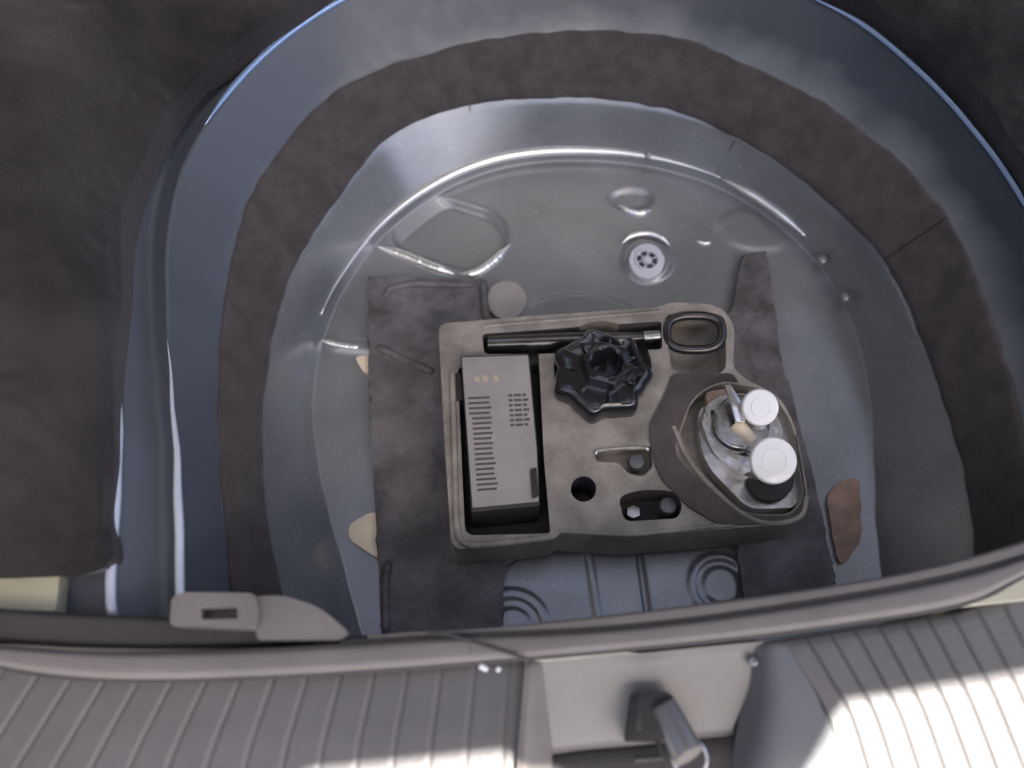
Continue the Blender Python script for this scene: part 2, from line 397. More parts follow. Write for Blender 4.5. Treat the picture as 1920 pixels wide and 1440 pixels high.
# felt strip glued along the wall, in three lengths
nr = marks[3] - marks[2]
sub = prof[marks[2] + 0:marks[3] + 1]
dth = np.roll(sub, -1, 1) - np.roll(sub, 1, 1); dr = np.gradient(sub, axis=0)
nn = np.cross(dr, dth); nn /= np.linalg.norm(nn, axis=2, keepdims=True)
if nn[5, 0, 2] < 0: nn = -nn
def angle_of(px, py, z): p = W(px, py, z); return math.atan2(p.y, p.x)
def strip(a0, a1, th, label=None):
    j0 = int((a0 + math.pi) / (2 * math.pi) * NA); j1 = int((a1 + math.pi) / (2 * math.pi) * NA)
    js = [j % NA for j in range(j0, j1 + 1)]
    bm = bmesh.new(); rows = []
    n_ = sub.shape[0]
    for i in range(-1, n_ + 1):
        ii = min(max(i, 0), n_ - 1); row = []
        for q, j in enumerate(js):
            off = -.001 if i in (-1, n_) else th * (1 - .25 * (ii in (0, n_ - 1))) 
            if q in (0, len(js) - 1): off = -.001
            w = .0016 * noise.noise(Vector(sub[ii, j]) * 30) if 0 <= i < n_ else 0
            p = sub[ii, j] + nn[ii, j] * (off + w)
            if ii in (0, n_ - 1): p = p + dr[ii, j] * .5 * noise.noise(Vector(sub[ii, j]) * 45 + Vector((3, 1, 2)))
            row.append(bm.verts.new(p))
        rows.append(row)
    for i in range(len(rows) - 1):
        for q in range(len(js) - 1): bm.faces.new((rows[i][q], rows[i + 1][q], rows[i + 1][q + 1], rows[i][q + 1]))
    o = link('felt_strip', bm, 'felt', well, angle=None)
    if label: o['label'] = label
    return o
aL = angle_of(470, 1150, .1); aR = angle_of(1880, 1120, .1)
a1 = angle_of(630, 190, .1); a2 = angle_of(1740, 440, .1); a3 = angle_of(880, 130, .1)
strip(a1 + .004, a3 + .35 * 0, .0048) if False else None
strip(aR, a2 + .012, .0052); strip(a2 - .006, a3 + .010, .0042); strip(a3 - .006, a1 + .012, .0050)
if aL < 0: aL += 2 * math.pi
strip(a1 - .006, aL, .0042)
def bead(pts, z, rad, m='bright', name='highlight_tube', n=60, taper=.25, rs=None):  # default name and material draw a highlight streak as a pale tube
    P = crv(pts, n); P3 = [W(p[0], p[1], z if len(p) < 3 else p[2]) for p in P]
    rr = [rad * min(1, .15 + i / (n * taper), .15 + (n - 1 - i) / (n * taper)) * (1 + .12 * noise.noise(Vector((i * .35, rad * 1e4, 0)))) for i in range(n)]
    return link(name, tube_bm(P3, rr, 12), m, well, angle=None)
def along(K_, a0, a1, off, dz):
    j0 = int((a0 + math.pi) / (2 * math.pi) * NA); j1 = int((a1 + math.pi) / (2 * math.pi) * NA); out = []
    for j in range(min(j0, j1), max(j0, j1) + 1, 4):
        p = Vector(prof[K_, j % NA]); q = Vector((p.x, p.y, 0)).normalized(); out.append(p - q * off + Vector((0, 0, dz)))
    return out
def glint_tube(name, K_, a0, a1, rad, off=0, dz=0, m='bright', taper=.2, full=False):  # light tube added along a fold to stand for its highlight
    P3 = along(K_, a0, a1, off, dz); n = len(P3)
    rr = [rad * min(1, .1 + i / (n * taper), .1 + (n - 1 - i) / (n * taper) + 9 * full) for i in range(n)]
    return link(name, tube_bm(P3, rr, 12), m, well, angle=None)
g = lambda x, y, z: (lambda t: t + 2 * math.pi if t < -math.pi / 2 - .6 else t)(angle_of(x, y, z))
glint_tube('wall_foot_glint', marks[1] + 1, g(1350, 335, .01), g(600, 600, .01), .0050, .001, .0006, taper=.35)  # highlight along the wall foot, added as a bright tube
glint_tube('wall_foot_glint', marks[1] + 1, g(1500, 450, .01), g(1340, 330, .01), .0046, .001, .0006, taper=.3)
glint_tube('rim_edge_glint', marks[4], g(1960, 470, .165), g(1480, -20, .165), .0026, 0, .0008, 'glintblue')  # glint of the rim edge, added as a light blue tube
glint_tube('rim_edge_glint', marks[4], g(720, -20, .165), g(380, 240, .165), .0034, 0, .0004, 'glintblue')
aa = g(345, 1190, .165); glint_tube('flank_ridge_glint', marks[4], g(332, 640, .165), aa, .0036, 0, .0012, 'glintridge', taper=.7, full=True)  # bright streaks on the flank ridges, added as pale tubes
glint_tube('flank_ridge_glint', marks[6], g(235, 560, .168), g(212, 1190, .168), .0040, 0, .0012, 'glintridge', taper=.7, full=True)
bead([(705,462),(760,480),(810,500),(852,514)], .0012, .0062)  # highlights on the floor pressings, added as bright tubes
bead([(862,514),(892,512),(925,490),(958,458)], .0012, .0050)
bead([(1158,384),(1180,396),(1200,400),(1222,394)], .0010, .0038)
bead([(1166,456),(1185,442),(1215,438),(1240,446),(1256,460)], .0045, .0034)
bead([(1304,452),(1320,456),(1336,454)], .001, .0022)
bead([(893,300,.016),(886,245,.045),(880,196,.072)], 0, .0010, 'padline', 'panel_seam', taper=.05)
bead([(724,374,.016),(702,350,.040),(670,328,.068)], 0, .0011, 'padline', 'panel_seam', taper=.05)
bead([(1335,318,.016),(1362,290,.045),(1378,262,.072)], 0, .0008, 'padline', 'panel_seam', taper=.05)
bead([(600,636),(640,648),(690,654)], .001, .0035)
# damping pads stuck to the floor
def wobble(pts, amp, step=12):
    out = []
    for i in range(len(pts)):
        a, b = Vector(pts[i][:2]), Vector(pts[(i + 1) % len(pts)][:2]); n = max(1, int((b - a).length / step))
        for k in range(n):
            p = a.lerp(b, k / n); out.append(Vector((p.x + amp * noise.noise(Vector((p.x * .05, p.y * .05, 0))), p.y + amp * noise.noise(Vector((p.x * .05, p.y * .05, 9))))))
    return out
def padobj(px, ztop, label, raised=None):
    o = prism('damping_pad', wobble(px, 4), ztop, -.004, 'pad', well, bevel=.002)
    o['label'] = label; return o
padobj([(690,518),(912,524),(918,600),(1000,640),(1010,1030),(945,1060),(940,1190),(716,1196),(712,1100),(700,900),(692,700)], .011, 'dark crumpled damping pad under the left of the tray')
padobj([(1392,478),(1436,470),(1450,560),(1462,660),(1500,800),(1532,920),(1568,1092),(1400,1150),(1380,1010),(1300,960),(1250,700),(1240,600),(1370,590)], .010, 'brownish damping pad under the right of the tray')
# its wrinkled roll along the left
def worm(pts, r, z, m='pad', name='pad_fold', parent=well):
    P = crv(pts, 40); P3 = [W(p[0], p[1], z) + Vector((0, 0, .002 * noise.noise(Vector((p[0] * .03, p[1] * .03, 0))))) for p in P]
    rr = [r * (1 + .35 * noise.noise(Vector((i * .4, z * 50, r * 900)))) * min(1, .25 + i / 4, .25 + (39 - i) / 4) for i in range(40)]
    return link(name, tube_bm(P3, rr, 10), m, parent)
worm([(702,650),(745,668),(790,690),(815,700)], .0045, .010)
worm([(905,530),(908,565),(912,600)], .004, .012)
worm([(722,560),(735,540),(800,532),(890,536)], .004, .012)
worm([(724,1190),(722,1100),(728,1050)], .004, .012)
# sunlit reflections put in as cream patches, and a peach patch
def flatpart(name, px, z, m, th=.0025, parent=well, bevel=.0006):
    return prism(name, px, z, z - th - .004, m, parent, bevel=bevel)
flatpart('reflection_patch', rounded([(652,985),(690,962),(712,960),(713,1050),(690,1035),(655,1012)], 22), .006, 'cream')  # reflection of sunlight painted as a cream patch
flatpart('reflection_patch', rounded([(664,668),(692,665),(692,700),(680,695)], 10), .006, 'cream')
flatpart('peach_patch', wobble(rounded([(1550,930),(1575,900),(1612,896),(1616,1010),(1600,1035),(1574,1062),(1560,1000)], 14), 3, 4), .004, 'peach')['label'] = 'peach coloured patch beside the right pad'
flatpart('adhesive_disc', circ(950, 562, 37, 36), .007, 'label')
# drain plug
dp = prism('drain_plug', circ(1213, 488, 33, 33), .011, .0, 'plug', well, bevel=.002)
zt = .011
rg = bmesh.new(); cp = W(1213, 488, zt)
for k in range(40):
    pass
rg = tube_bm([cp + Vector((.0128 * math.cos(a), .0128 * math.sin(a), .0003)) for a in np.linspace(0, 2 * math.pi, 48, endpoint=False)], .0016, 10, True)
link('ring', rg, 'plug', dp)
for k in range(6):
    a = k * math.pi / 3 + .5
    seg = [cp + Vector((.0088 * math.cos(t), .0088 * math.sin(t), .0006)) for t in np.linspace(a, a + .62, 8)]
    link('slot', tube_bm(seg, .0024, 8), 'plugdark', dp)
link('button', cyl_bm(cp + Vector((0, 0, 0)), cp + Vector((0, 0, .002)), .0048, .004, 24, bevel=.0006), 'plug', dp)
# spot weld bumps on the right wall
for (x, y, z) in ((1542, 486, .014), (1585, 556, .016), (1215, 290, .014)):
    bm = bmesh.new(); p = W(x, y, z); bmesh.ops.create_uvsphere(bm, u_segments=16, v_segments=10, radius=.006, matrix=Matrix.Translation(p) @ Matrix.Diagonal((1, 1.2, .8, 1)))
    link('weld_bump', bm, 'pan', well)

# ------------------------------------------------------------ tool tray
ZT = .062
out = rounded([(822,607,14),(1000,592,8),(1236,576,10),(1262,566,20),(1350,572,30),(1378,610,20),(1374,690,20),(1400,712,20),(1462,742,40),(1492,800,40),(1516,930,40),(1506,972,36),(1440,985,20),(1380,990,10),(1180,1006,10),(1050,1000,5),(1040,1010,10),(860,1030,26),(846,1018,22),(832,800,10)], 10)
tray = empty('tool_tray', W(1130, 830, 0.01), 'grey beige moulded tool tray with cut out recesses in the middle of the well', 'tool tray')
body = prism('tray_body', out, ZT, .011, 'tray', tray, bevel=.0015, flare=.004)
C = []
def cutter(px, z0, ztop=ZT, m='tray'):
    """recess whose outline is traced on the tray top"""
    bm = bmesh.new(); pts = [W(p[0], p[1], ztop) for p in px]
    area = sum(pts[i].x * pts[(i + 1) % len(pts)].y - pts[(i + 1) % len(pts)].x * pts[i].y for i in range(len(pts)))
    if area < 0: pts.reverse()
    a = [bm.verts.new((p.x, p.y, ZT + .01)) for p in pts]; b = [bm.verts.new((p.x, p.y, z0)) for p in pts]
    bm.faces.new(a); bm.faces.new(list(reversed(b))); n = len(a)
    for i in range(n): bm.faces.new((a[i], b[i], b[(i + 1) % n], a[(i + 1) % n]))
    bmesh.ops.recalc_face_normals(bm, faces=bm.faces)
    o = link('c', bm, m, None, smooth=False); C.append(o); return o
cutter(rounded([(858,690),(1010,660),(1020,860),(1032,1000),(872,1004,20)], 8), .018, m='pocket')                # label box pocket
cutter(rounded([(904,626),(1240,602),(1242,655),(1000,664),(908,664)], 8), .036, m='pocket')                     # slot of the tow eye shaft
cutter(rounded([(1244,588),(1360,588),(1362,700),(1260,700)], 22), .028)                             # pit round the loop
cutter(circ(1130, 690, 92, 88), .030)                                                                # knob well
cutter(circ(1094, 917, 24, 24), .016, m='plugdark')                                                                # small round hole
cutter(rounded([(1112,843),(1222,836),(1224,876),(1206,894),(1178,888),(1160,868),(1118,866)], 8), .044)
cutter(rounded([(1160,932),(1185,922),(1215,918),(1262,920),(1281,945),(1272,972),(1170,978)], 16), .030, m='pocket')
cutter(rounded([(1300,745),(1350,715),(1440,730),(1486,790),(1506,935),(1480,965),(1400,965),(1330,915),(1262,850)], 34), .034)
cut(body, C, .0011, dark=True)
# raised lip round the tray and a thin inner rib
for pts, z, r in (([(848,700),(852,850),(856,980),(866,1014),(900,1022),(1030,1008)], ZT + .0005, .0032),
                  ([(905,612),(1000,604),(1120,594),(1240,584)], ZT + .0005, .0018),
                  ([(1050,996),(1180,1002),(1290,992),(1376,984)], ZT, .0022),
                  ([(1262,800),(1290,860),(1340,920),(1400,968),(1450,982),(1500,968),(1512,930)], ZT + .0002, .0028)):
    P = crv(pts, 30); link('lip', tube_bm([W(p[0], p[1], z) for p in P], r, 10), 'tray', tray)
# dark felt apron round the teardrop pocket
apr = rounded([(1236,780,30),(1268,730,30),(1340,700,30),(1376,706),(1352,716),(1300,748,30),(1262,800,30),(1264,850,30),(1332,918,30),(1398,968,20),(1380,988),(1330,968),(1244,880,30)], 12)
apo = prism('dark_apron', rounded([(1215,800,30),(1244,745,30),(1262,700,10),(1376,700,10),(1384,718,10),(1450,742,30),(1490,795,40),(1513,932,40),(1502,970,36),(1440,982,20),(1350,984,10),(1290,950),(1232,890,30)], 12), ZT + .0022, ZT - .003, 'trayfelt', tray, bevel=.0008)
C = []; cutter(rounded([(1296,745),(1350,712),(1440,727),(1488,790),(1509,935),(1482,968),(1400,968),(1328,918),(1258,850)], 34), .034)
cut(apo, C, .0006)
# ------------------------------------------------------------ label box in the left pocket
lb = empty('instruction_box', W(940, 820, .018), 'flat grey box with printed instruction lines, upright in the left pocket of the tray', 'box')
ZL = .072
ang_out = [(864,668),(992,664),(1008,840),(1012,948),(884,960)]
prism('box_body', rounded(ang_out, 3), ZL, .020, 'rubberdark', lb, bevel=.0008)
prism('label_card', rounded([(866,670),(990,666),(1006,842),(1010,940),(886,952)], 3), ZL + .0012, ZL - .0004, 'label', lb, bevel=.0002)
def bil(u, v):
    a = Vector((866, 670)).lerp(Vector((990, 666)), u); b = Vector((886, 956)).lerp(Vector((1010, 946)), u); return a.lerp(b, v)
def marks_bm(items, z):
    bm = bmesh.new()
    for (u0, v0, u1, v1) in items:
        q = [bil(u0, v0), bil(u1, v0), bil(u1, v1), bil(u0, v1)]
        prism_bm([(p.x, p.y) for p in q], z, z - .0006, 0, bm=bm)
    return bm
it = []
for k in range(19):
    v = .262 + k * .0335; n = 1 if k % 3 else 2
    it.append((.05 + .04 * (k > 3), v, .36 + .05 * random.random(), v + .014))
link('printed_text', marks_bm(it, ZL + .0016), 'ink', lb, smooth=False)
it = []
for k in range(7):
    v = .255 + k * .033
    it += [(.66, v, .72, v + .015), (.74, v, .85, v + .015), (.87, v, .93 + .03 * (k % 2), v + .015)]
link('printed_table', marks_bm(it, ZL + .0016), 'ink', lb, smooth=False)
link('printed_symbols', marks_bm([(.17, .13, .24, .165), (.29, .125, .37, .165), (.46, .125, .53, .165)], ZL + .0016), 'amber', lb, smooth=False)
prism('latch', rounded([(994,880),(1006,876),(1010,930),(998,934)], 3), ZL + .003, ZL - .01, 'dark', lb, bevel=.0005)
prism('side_flap', rounded([(850,700),(864,698),(868,750),(852,752)], 3), ZT + .001, .02, 'dark', lb, bevel=.0005)

# ------------------------------------------------------------ tow eye lying in its slot
te = empty('tow_eye', W(1100, 640, .045), 'dark steel towing eye with oval loop and long shaft in the top slot of tray', 'towing eye')
ZE = .060
lp = [(1302 + (44 if abs(math.cos(a)) > .999 else 1) * 0 + 52 * math.copysign(abs(math.cos(a)) ** .75, math.cos(a)), 624 + 32 * math.copysign(abs(math.sin(a)) ** .75, math.sin(a))) for a in np.linspace(0, 2 * math.pi, 56, endpoint=False)]
link('loop', tube_bm([W(x, y, ZE) for x, y in lp], .0048, 14, True), 'blacksteel', te)
link('shaft', tube_bm([W(x, y, z) for x, y, z in ((1256,628,.058),(1235,630,.056),(1200,632,.052),(1080,638,.050),(915,644,.050))], [.005, .005, .006, .011, .011], 14), 'blacksteel', te)
link('collar', cyl_bm(W(1238, 630, .057), W(1206, 632, .055), .0068, .0068, 20, bevel=.001), 'steel', te)
# ------------------------------------------------------------ star knob
kb = empty('star_knob', W(1135, 700, .03), 'black plastic star shaped clamp knob with a hollow hub near the top of the tray', 'clamp knob')
def knob():
    bm = bmesh.new(); n = 96; c = W(1130, 692, .082); rings = []
    prof_ = [(1.0, -.030), (1.02, -.014), (1.0, -.007), (.93, -.002), (.84, .0), (.60, -.005), (.50, -.004), (.485, .004), (.455, .008), (.36, .009), (.325, .007), (.315, -.004), (.31, -.024), (.02, -.025)]
    for (s, dz) in prof_:
        row = []
        for k in range(n):
            a = 2 * math.pi * k / n
            lobe = 1 + (.07 * math.cos(7 * a + .4) + .02 * math.cos(14 * a)) * max(0, min(1, (s - .5) / .3))
            r = .0450 * s * lobe; off = Vector((.0035, .003, 0)) if s < .62 else Vector()
            hexr = 1 / max(math.cos(((a + .3) % (math.pi / 3)) - math.pi / 6), .8) if .34 < s < .62 else 1
            row.append(bm.verts.new(c + off + Vector((r * hexr * math.cos(a), r * hexr * math.sin(a), dz))))
        rings.append(row)
    for i in range(len(rings) - 1):
        for k in range(n): bm.faces.new((rings[i][k], rings[i][(k + 1) % n], rings[i + 1][(k + 1) % n], rings[i + 1][k]))
    bm.faces.new(rings[-1]); bm.faces.new(list(reversed(rings[0])))
    bmesh.ops.recalc_face_normals(bm, faces=bm.faces); return bm
link('grip', knob(), 'black', kb, angle=50)
for k in range(7):
    a = (2 * math.pi * k - .4 + math.pi) / 7; c = W(1130, 692, .081)
    a0 = c + Vector((.023 * math.cos(a), .023 * math.sin(a), -.002)); a1_ = c + Vector((.034 * math.cos(a), .034 * math.sin(a), -.001))
    link('rib', tube_bm([a0, (a0 + a1_) / 2 + Vector((0, 0, .001)), a1_], [.0012, .0022, .0014], 8), 'black', kb)
link('stem', cyl_bm(W(1130, 692, .081) - Vector((0, 0, .052)), W(1130, 692, .081) - Vector((0, 0, .028)), .012, .014, 24), 'black', kb)

# ------------------------------------------------------------ silver fitting in the teardrop pocket
ft = empty('metal_fitting', W(1400, 860, .034), 'silver metal fitting with two bright round caps at the right of the tray', 'metal fitting')
prism('flange', rounded([(1306,770,30),(1350,735,40),(1440,740,50),(1484,800,40),(1502,930,30),(1488,952,20),(1404,955,24),(1318,866,40)], 20), .050, .036, 'zinc', ft, bevel=.003, seg=4)
prism('housing', rounded([(1310,775,30),(1350,738,40),(1430,742,50),(1470,800,50),(1470,870,50),(1420,900,60),(1340,862,50)], 30), .066, .049, 'zinc', ft, bevel=.005, seg=5)
prism('core', circ(1392, 790, 56, 54), .076, .064, 'steel', ft, bevel=.006, seg=5)
link('gasket', tube_bm([W(p[0], p[1], .0665) for p in crv([(1336,770),(1340,800),(1362,832),(1396,852),(1424,852)], 24)], .0017, 8), 'dark', ft)
prism('cap_shadow', circ(1446, 898, 44, 42), .058, .048, 'dark', ft, bevel=.002)  # dark disc put in for the shade beneath the lower cap
for (x, y, r, z0, z1) in ((1424, 764, .0175, .070, .092), (1449, 864, .0215, .056, .090)):
    p = W(x, y, z1); ax = (Vector((0, -.40, 1))).normalized(); b0 = p - ax * (z1 - z0)
    ps = link('post', cyl_bm(b0, p, r * .82, r * .9, 36), 'chrome', ft)
    bm = cyl_bm(p, p + ax * .004, r, r * .93, 40, bevel=.0012)
    cpo = link('cap', bm, 'whitecap', ps)
    u = ax.cross(Vector((1, 0, 0))).normalized(); v = ax.cross(u); cc = p + ax * .0042
    link('cap_ring', tube_bm([cc + (u * math.cos(t) + v * math.sin(t)) * r * .5 for t in np.linspace(0, 2 * math.pi, 40, endpoint=False)], .0004, 6, True), 'whitecap', ps)
    for k in range(0): pass
link('blade', prism_bm([(1360,722),(1370,720),(1400,770),(1396,792),(1380,790)], .088, .084, .0006), 'chrome', ft)
link('neck', cyl_bm(W(1380, 795, .075), W(1412, 830, .075), .008, .006, 16, bevel=.001), 'cream', ft)
prism('tab', rounded([(1322,735),(1362,728),(1366,766),(1330,770)], 8), .060, .045, 'peach', ft, bevel=.001)

# ------------------------------------------------------------ bolts in the small pockets
def bolt(x, y, z, r, label, m='boltgrey', dz=.014):
    b = empty('wheel_bolt', W(x, y, z - dz), label, 'bolt', 'loose bolts in the small pockets of the tray')
    link('shank', cyl_bm(W(x, y, z) - Vector((0, 0, dz)), W(x, y, z), r * .62, r * .62, 16), m, b)
    link('head', cyl_bm(W(x, y, z), W(x, y, z) + Vector((0, 0, .005)), r, r * .8, 6 if m == 'steel' else 24, bevel=.0008), m, b)
bolt(1186, 962, .048, .0085, 'grey bolt head at the left end of the oblong pocket', 'steel')
bolt(1252, 950, .048, .0095, 'dark grey bolt head at the right end of the oblong pocket')
bolt(1192, 868, .056, .0085, 'grey bolt head in the small notch above the oblong pocket', 'boltgrey')
o = link('wire_clip', tube_bm([W(p[0], p[1], ZT + .002) for p in crv([(1116,852),(1122,846),(1160,842),(1206,840),(1216,844)], 20)], .0016, 8), 'chrome')
tag(o, 'thin shiny wire clip along the top edge of the small notch in the tray', 'clip')

# ------------------------------------------------------------ rear sill: seal, trims, ribbed plates, latch housing
U = [(-160,1204),(0,1208),(150,1216),(300,1218),(500,1211),(650,1203),(850,1190),(1100,1180),(1320,1158),(1600,1115),(1780,1080),(1920,1043),(2080,990)]
T = [(-160,1132),(0,1140),(120,1148),(320,1157),(500,1176),(660,1191),(760,1184),(940,1174),(1320,1130),(1600,1090),(1760,1058),(1920,1012),(2080,950)]
Lw = [(-160,1205),(-40,1240),(60,1262),(200,1275),(400,1274),(700,1258),(980,1235),(1200,1215),(1440,1190),(1600,1168),(1760,1143),(1850,1118),(1920,1080),(2080,1000)]
def at(L, z, dy=0): return [(x, y + dy, z) for x, y in L]
def mix(A, B, t, z):
    xs = np.linspace(-150, 2070, 40); a = crvx(A, xs); b = crvx(B, xs)
    return [(p[0], p[1] * (1 - t) + q[1] * t, z) for p, q in zip(a, b)]
seal = empty('door_seal', W(960, 1230, .2), 'taupe rubber weather seal running along the boot sill with a diagonal joint', 'weather seal')
loft('seal_bulb', [mix(U, Lw, .04, .203), mix(U, Lw, .2, .2105), mix(U, Lw, .8, .2105), mix(U, Lw, .96, .203)], 'rubber', seal, nu=200, xr=(-140, 881), skirt=.02)
loft('seal_bulb', [mix(U, Lw, .04, .203), mix(U, Lw, .2, .2095), mix(U, Lw, .8, .2095), mix(U, Lw, .96, .203)], 'rubber', seal, nu=200, xr=(881.6, 2060), skirt=.02)
link('joint', tube_bm([W(p[0], p[1], .2108) for p in crv([(800,1184),(850,1192),(915,1212),(990,1236)], 14)], .0011, 8), 'rubberdark', seal)
for L, z, r in ((U, .2045, .0012), (Lw, .2005, .0014)):
    xs = np.linspace(640 if L is U else -140, 2050, 120); P = crvx(at(L, 0), xs)
    link('shadow_groove', tube_bm([W(p[0], p[1], z) for p in P], r, 8), 'rubberdark', seal)
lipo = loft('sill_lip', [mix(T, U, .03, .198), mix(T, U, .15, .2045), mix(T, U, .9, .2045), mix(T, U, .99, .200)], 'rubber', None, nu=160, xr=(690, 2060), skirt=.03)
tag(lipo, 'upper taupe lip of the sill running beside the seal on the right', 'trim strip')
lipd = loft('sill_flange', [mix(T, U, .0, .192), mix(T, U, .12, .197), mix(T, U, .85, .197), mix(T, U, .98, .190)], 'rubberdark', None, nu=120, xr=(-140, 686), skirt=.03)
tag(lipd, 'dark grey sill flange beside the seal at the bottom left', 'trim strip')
# bracket with a slot and a rounded fillet
br = empty('slotted_bracket', W(400, 1150, .2), 'small grey plastic bracket with a rectangular slot at the foot of the felt strip', 'bracket')
bb = prism('bracket_body', rounded([(322,1118,6),(345,1110,8),(478,1112,8),(486,1150),(480,1180),(318,1172)], 6), .210, .186, 'rubber', br, bevel=.002)
C = []
def cutz(px, zt, z0):
    bm = bmesh.new(); prism_bm(px, zt, z0, 0, bm=bm)
    for v in bm.verts:
        if abs(v.co.z - zt) < 1e-5: v.co.z += .01
    o = link('c', bm, 'dark', None, smooth=False); return o
cut(bb, [cutz(rounded([(376,1140),(444,1138),(446,1160),(378,1162)], 4), .210, .196)], .001)
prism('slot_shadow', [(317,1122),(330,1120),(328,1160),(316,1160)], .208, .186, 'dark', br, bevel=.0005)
prism('fillet', rounded([(482,1118,4),(530,1116,30),(600,1138,30),(655,1186,10),(640,1200),(480,1200)], 10), .205, .186, 'rubber', br, bevel=.002)

# ribbed bumper plates
def ribs(n, depth, duty=.12, lean=0.):
    def f(v, u, p):
        if v < .04 or v > .97: return 0
        t = (u * n + lean * v) % 1.0
        return -depth * max(0, 1 - abs(t - .5) / duty)
    return f
Llow = lambda t: [(x + (x - 960) * .10, 1520 + 0 * x) for x in (-160, 0, 300, 600, 900, 1200, 1600, 2000)]
def tri(a, b, c, za, zb, zc): return [[(x, y, za) for x, y in a], [(x, y, zb) for x, y in b], [(x, y, zc) for x, y in c]]
pl = loft('ribbed_sill_plate', tri([(-140,1200),(85,1252),(310,1264),(535,1260),(760,1245),(985,1232)],
    [(-262,1400),(-8,1400),(238,1400),(488,1400),(732,1400),(976,1400)], [(-440,1600),(-150,1600),(145,1600),(445,1600),(712,1600),(970,1600)], .184, .176, .160),
          'ribbed', None, nu=900, sub=7, rnd=1, zf=ribs(18, .0011, .12))
tag(pl, 'grey ribbed sill plate at the bottom left below the seal', 'sill plate', 'ribbed plates along the boot sill')
pr = loft('ribbed_sill_plate', tri([(1442,1203),(1570,1183),(1698,1163),(1826,1140),(1954,1085),(2082,1005)],
    [(1530,1340),(1655,1334),(1780,1318),(1905,1290),(2030,1250),(2155,1190)], [(1600,1600),(1740,1600),(1880,1590),(2020,1570),(2160,1530),(2300,1480)], .188, .178, .160),
          'ribbed', None, nu=800, sub=7, rnd=1, zf=ribs(14, .0018, .11))
tag(pr, 'grey ribbed sill plate at the bottom right with direct sun on it', 'sill plate', 'ribbed plates along the boot sill')
# latch housing
lh = empty('latch_housing', W(1200, 1350, .17), 'pale moulded latch housing with a hollow around the boot striker', 'latch housing')
loft('back_wall', [[(1000,1243,.187),(1100,1232,.187),(1220,1222,.187),(1340,1210,.187),(1440,1201,.187)],
                   [(1006,1258,.180),(1100,1248,.180),(1220,1238,.180),(1340,1226,.180),(1436,1216,.180)],
                   [(1030,1402,.160),(1100,1392,.160),(1200,1384,.160),(1300,1374,.160),(1372,1368,.160)],
                   [(1036,1412,.152),(1100,1402,.152),(1200,1394,.152),(1300,1382,.152),(1376,1374,.152)],
                   [(1040,1600,.120),(1100,1600,.120),(1200,1600,.120),(1300,1600,.120),(1380,1600,.120)]], 'housing', lh, nu=70, sub=8, rnd=1)
loft('front_pocket', [[(1038,1416,.156),(1100,1407,.156),(1200,1398,.156),(1300,1388,.156),(1378,1380,.156)],
                      [(1020,1600,.150),(1100,1600,.150),(1200,1600,.150),(1300,1600,.150),(1400,1600,.150)]], 'rubberdark', lh, nu=40, sub=6, rnd=1)
loft('left_cheek', [[(985,1240,.190),(1000,1238,.190),(1016,1240,.186)], [(970,1420,.182),(990,1420,.182),(1036,1415,.160)], [(968,1600,.170),(990,1600,.170),(1036,1600,.150)]],
     'rubber', lh, nu=20, sub=10, rnd=1)
loft('right_cheek', [[(1420,1206,.184),(1446,1202,.190),(1470,1200,.188)], [(1392,1300,.165),(1450,1290,.186),(1530,1300,.182)], [(1372,1420,.155),(1440,1420,.182),(1584,1420,.176)], [(1370,1600,.150),(1440,1600,.170),(1612,1600,.160)]],
     'housinggrey', lh, nu=40, sub=10, rnd=3)
sk = empty('boot_striker', W(1220, 1340, .17), 'dark metal boot striker with a slanted round pin in the pale latch housing', 'latch striker')
prism('striker_block', rounded([(1186,1300),(1246,1296),(1264,1304),(1264,1340),(1246,1388),(1180,1388)], 6), .186, .150, 'dark', sk, bevel=.002)
prism('slot_face', rounded([(1192,1306),(1206,1306),(1204,1370),(1190,1370)], 3), .1875, .18, 'dark', sk, bevel=.0004)
pp = link('pin', cyl_bm(W(1240, 1318, .182), W(1288, 1412, .182), .0098, .0110, 28, bevel=.002), 'boltgrey', sk)
link('pin_end', cyl_bm(W(1288, 1412, .182), W(1293, 1420, .183), .0116, .0106, 28, bevel=.002), 'rubber', pp)
link('pin_ring', tube_bm([W(1293, 1420, .1785) + Vector((.0112 * math.cos(a), .0112 * math.sin(a), 0)) for a in np.linspace(0, 2 * math.pi, 32, endpoint=False)], .0012, 8, True), 'zinc', pp)
link('side_rod', tube_bm([W(x, y, .174) for x, y in ((1228,1330),(1230,1370),(1240,1420),(1190,1424))], .0022, 8), 'rubberdark', sk)
o = link('sparkle_stud', cyl_bm(W(1412, 1240, .180), W(1412, 1240, .184), .004, .003, 12, bevel=.0006), 'steel', lh)  # small steel stud added to stand for a sparkle
link('white_fleck', cyl_bm(W(900, 1248, .1995), W(914, 1256, .2000), .0020, .0016, 12, bevel=.0005), 'whitecap', seal)  # white flecks of debris added at the seal
link('white_fleck', cyl_bm(W(932, 1254, .200), W(938, 1256, .2005), .0018, .0016, 12, bevel=.0004), 'whitecap', seal)
# cream foam wedges at both ends
o = prism('foam_wedge', rounded([(-60,1070),(112,1074),(104,1146),(-60,1142)], 5), .176, .12, 'foamcream', None, bevel=.002)
tag(o, 'cream foam block peeping out under the carpet at the bottom left', 'foam block')
o = prism('foam_wedge', rounded([(1822,1132),(1850,1112),(1925,1065),(2080,1000),(2080,1100),(1925,1122)], 5), .200, .12, 'foamcream', None, bevel=.002)
tag(o, 'cream foam block at the right end of the sill', 'foam block')

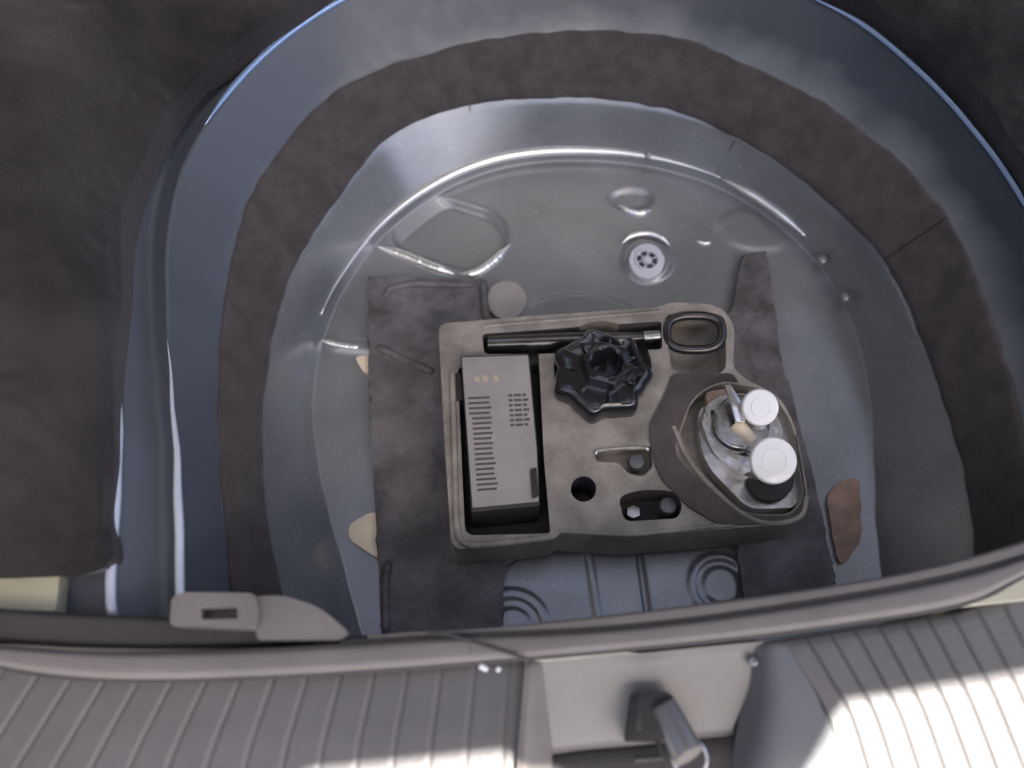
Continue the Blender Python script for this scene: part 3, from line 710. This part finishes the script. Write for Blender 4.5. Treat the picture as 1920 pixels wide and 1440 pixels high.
# ------------------------------------------------------------ carpet and lining
def carpet(name, lines, nu, label, zf, m='carpet', skirt=.03, sub=18):
    o = loft(name, lines, m, None, nu=nu, sub=sub, rnd=3, skirt=skirt, zf=zf)
    return tag(o, label, 'carpet')
def lump(v, u, p):
    q = Vector(p); return min(1, .04 + v * 2.2) * .010 * noise.noise(q * 9) + .005 * noise.noise(q * 28) + .0022 * noise.noise(q * 90)
carpet('boot_carpet', [[(196,1064,.182),(214,1035,.182),(206,960,.183),(214,860,.184),(215,700,.186),(224,560,.188),(230,420,.190),(262,300,.192),(345,160,.194),(470,60,.196),(640,-60,.198)],
                       [(150,1078,.188),(180,1045,.190),(190,960,.194),(190,860,.196),(190,700,.200),(196,560,.204),(196,420,.206),(215,280,.21),(290,120,.21),(400,0,.215),(560,-120,.21)],
                       [(60,1080,.196),(60,860,.208),(60,700,.220),(50,500,.235),(50,380,.25),(70,240,.26),(140,60,.27),(260,-80,.27),(400,-200,.27)],
                       [(-300,1090,.20),(-320,860,.24),(-340,700,.27),(-340,500,.30),(-340,300,.33),(-330,100,.34),(-280,-80,.34),(-100,-200,.34),(100,-320,.34)]],
       260, 'dark brown rumpled boot carpet folded back over the left edge of the well', lump)
carpet('boot_carpet', [[(1500,-70,.182),(1640,5,.182),(1760,95,.182),(1870,225,.184),(1965,365,.186),(2060,520,.188),(2140,700,.19)],
                       [(1540,-110,.196),(1680,-30,.198),(1800,60,.2),(1920,190,.2),(2020,330,.2),(2110,500,.2),(2200,700,.2)],
                       [(1700,-400,.25),(1850,-260,.25),(2000,-120,.25),(2120,40,.25),(2260,240,.25),(2400,460,.25),(2500,700,.25)]],
       160, 'black boot carpet beyond the bright right edge of the well', lump)

# ------------------------------------------------------------ the car round the boot (shades the well)
car = empty('car_body', (0, .6, -.5), 'dark lined boot of the car with its raised tailgate overhead, outside the picture', 'car')
def box(name, lo, hi, m, bevel=.02):
    bm = bmesh.new(); bmesh.ops.create_cube(bm, size=1, matrix=Matrix.Translation((Vector(lo) + Vector(hi)) / 2) @ Matrix.Diagonal((*(Vector(hi) - Vector(lo)), 1)))
    bmesh.ops.bevel(bm, geom=bm.edges[:], offset=bevel, segments=3, profile=.5, affect='EDGES')
    return link(name, bm, m, car)
box('seat_back', (-.75, .66, .10), (.75, .80, .85), 'trim')
box('unseen_side_lining', (-.86, -.62, .12), (-.66, .64, 1.24), 'trim')  # unseen; raised high to hold back light from the left
box('unseen_side_lining', (.70, -.35, .12), (.88, .64, .24), 'trim')  # unseen; kept low to let light in from the right
# raised tailgate with its rear window: its lower edge is shaped to cast the shade line across the sill
ZG = 1.25
def up(px, py): p = W(px, py, .175); return p + sd * ((ZG - p.z) / sd.z)
EDGE = [up(*p) for p in ((-400,1560),(520,1490),(640,1414),(940,1412),(1100,1500),(1470,1500),(1580,1310),(1920,1255),(2600,1150))]  # outline bent so sun falls only on chosen patches of the sill
def slab(name, q, m, th=.05):
    bm = bmesh.new(); lo = [bm.verts.new(p) for p in q]; hi = [bm.verts.new(Vector(p) + Vector((0, 0, th))) for p in q]
    bm.faces.new(lo); bm.faces.new(list(reversed(hi)))
    for i in range(4): bm.faces.new((lo[i], hi[i], hi[(i + 1) % 4], lo[(i + 1) % 4]))
    bmesh.ops.recalc_face_normals(bm, faces=bm.faces); return link(name, bm, m, car, smooth=False)
X0, X1, YW0, YW1, YE = -.50, .50, -.16, .34, 1.3
x1 = EDGE[-1].x
slab('tailgate', EDGE + [Vector((x1, YW0, ZG)), Vector((EDGE[0].x, YW0, ZG))], 'gate')
slab('tailgate', [Vector((-1.3, YW0, ZG)), Vector((X0, YW0, ZG)), Vector((X0, YW1, ZG)), Vector((-1.3, YW1, ZG))], 'gate')
slab('tailgate', [Vector((X1, YW0, ZG)), Vector((.8, YW0, ZG)), Vector((.8, YW1, ZG)), Vector((X1, YW1, ZG))], 'gate')
slab('roof', [Vector((-1.3, YW1, ZG)), Vector((.8, YW1, ZG)), Vector((.8, YE, ZG)), Vector((-1.3, YE, ZG))], 'gate')
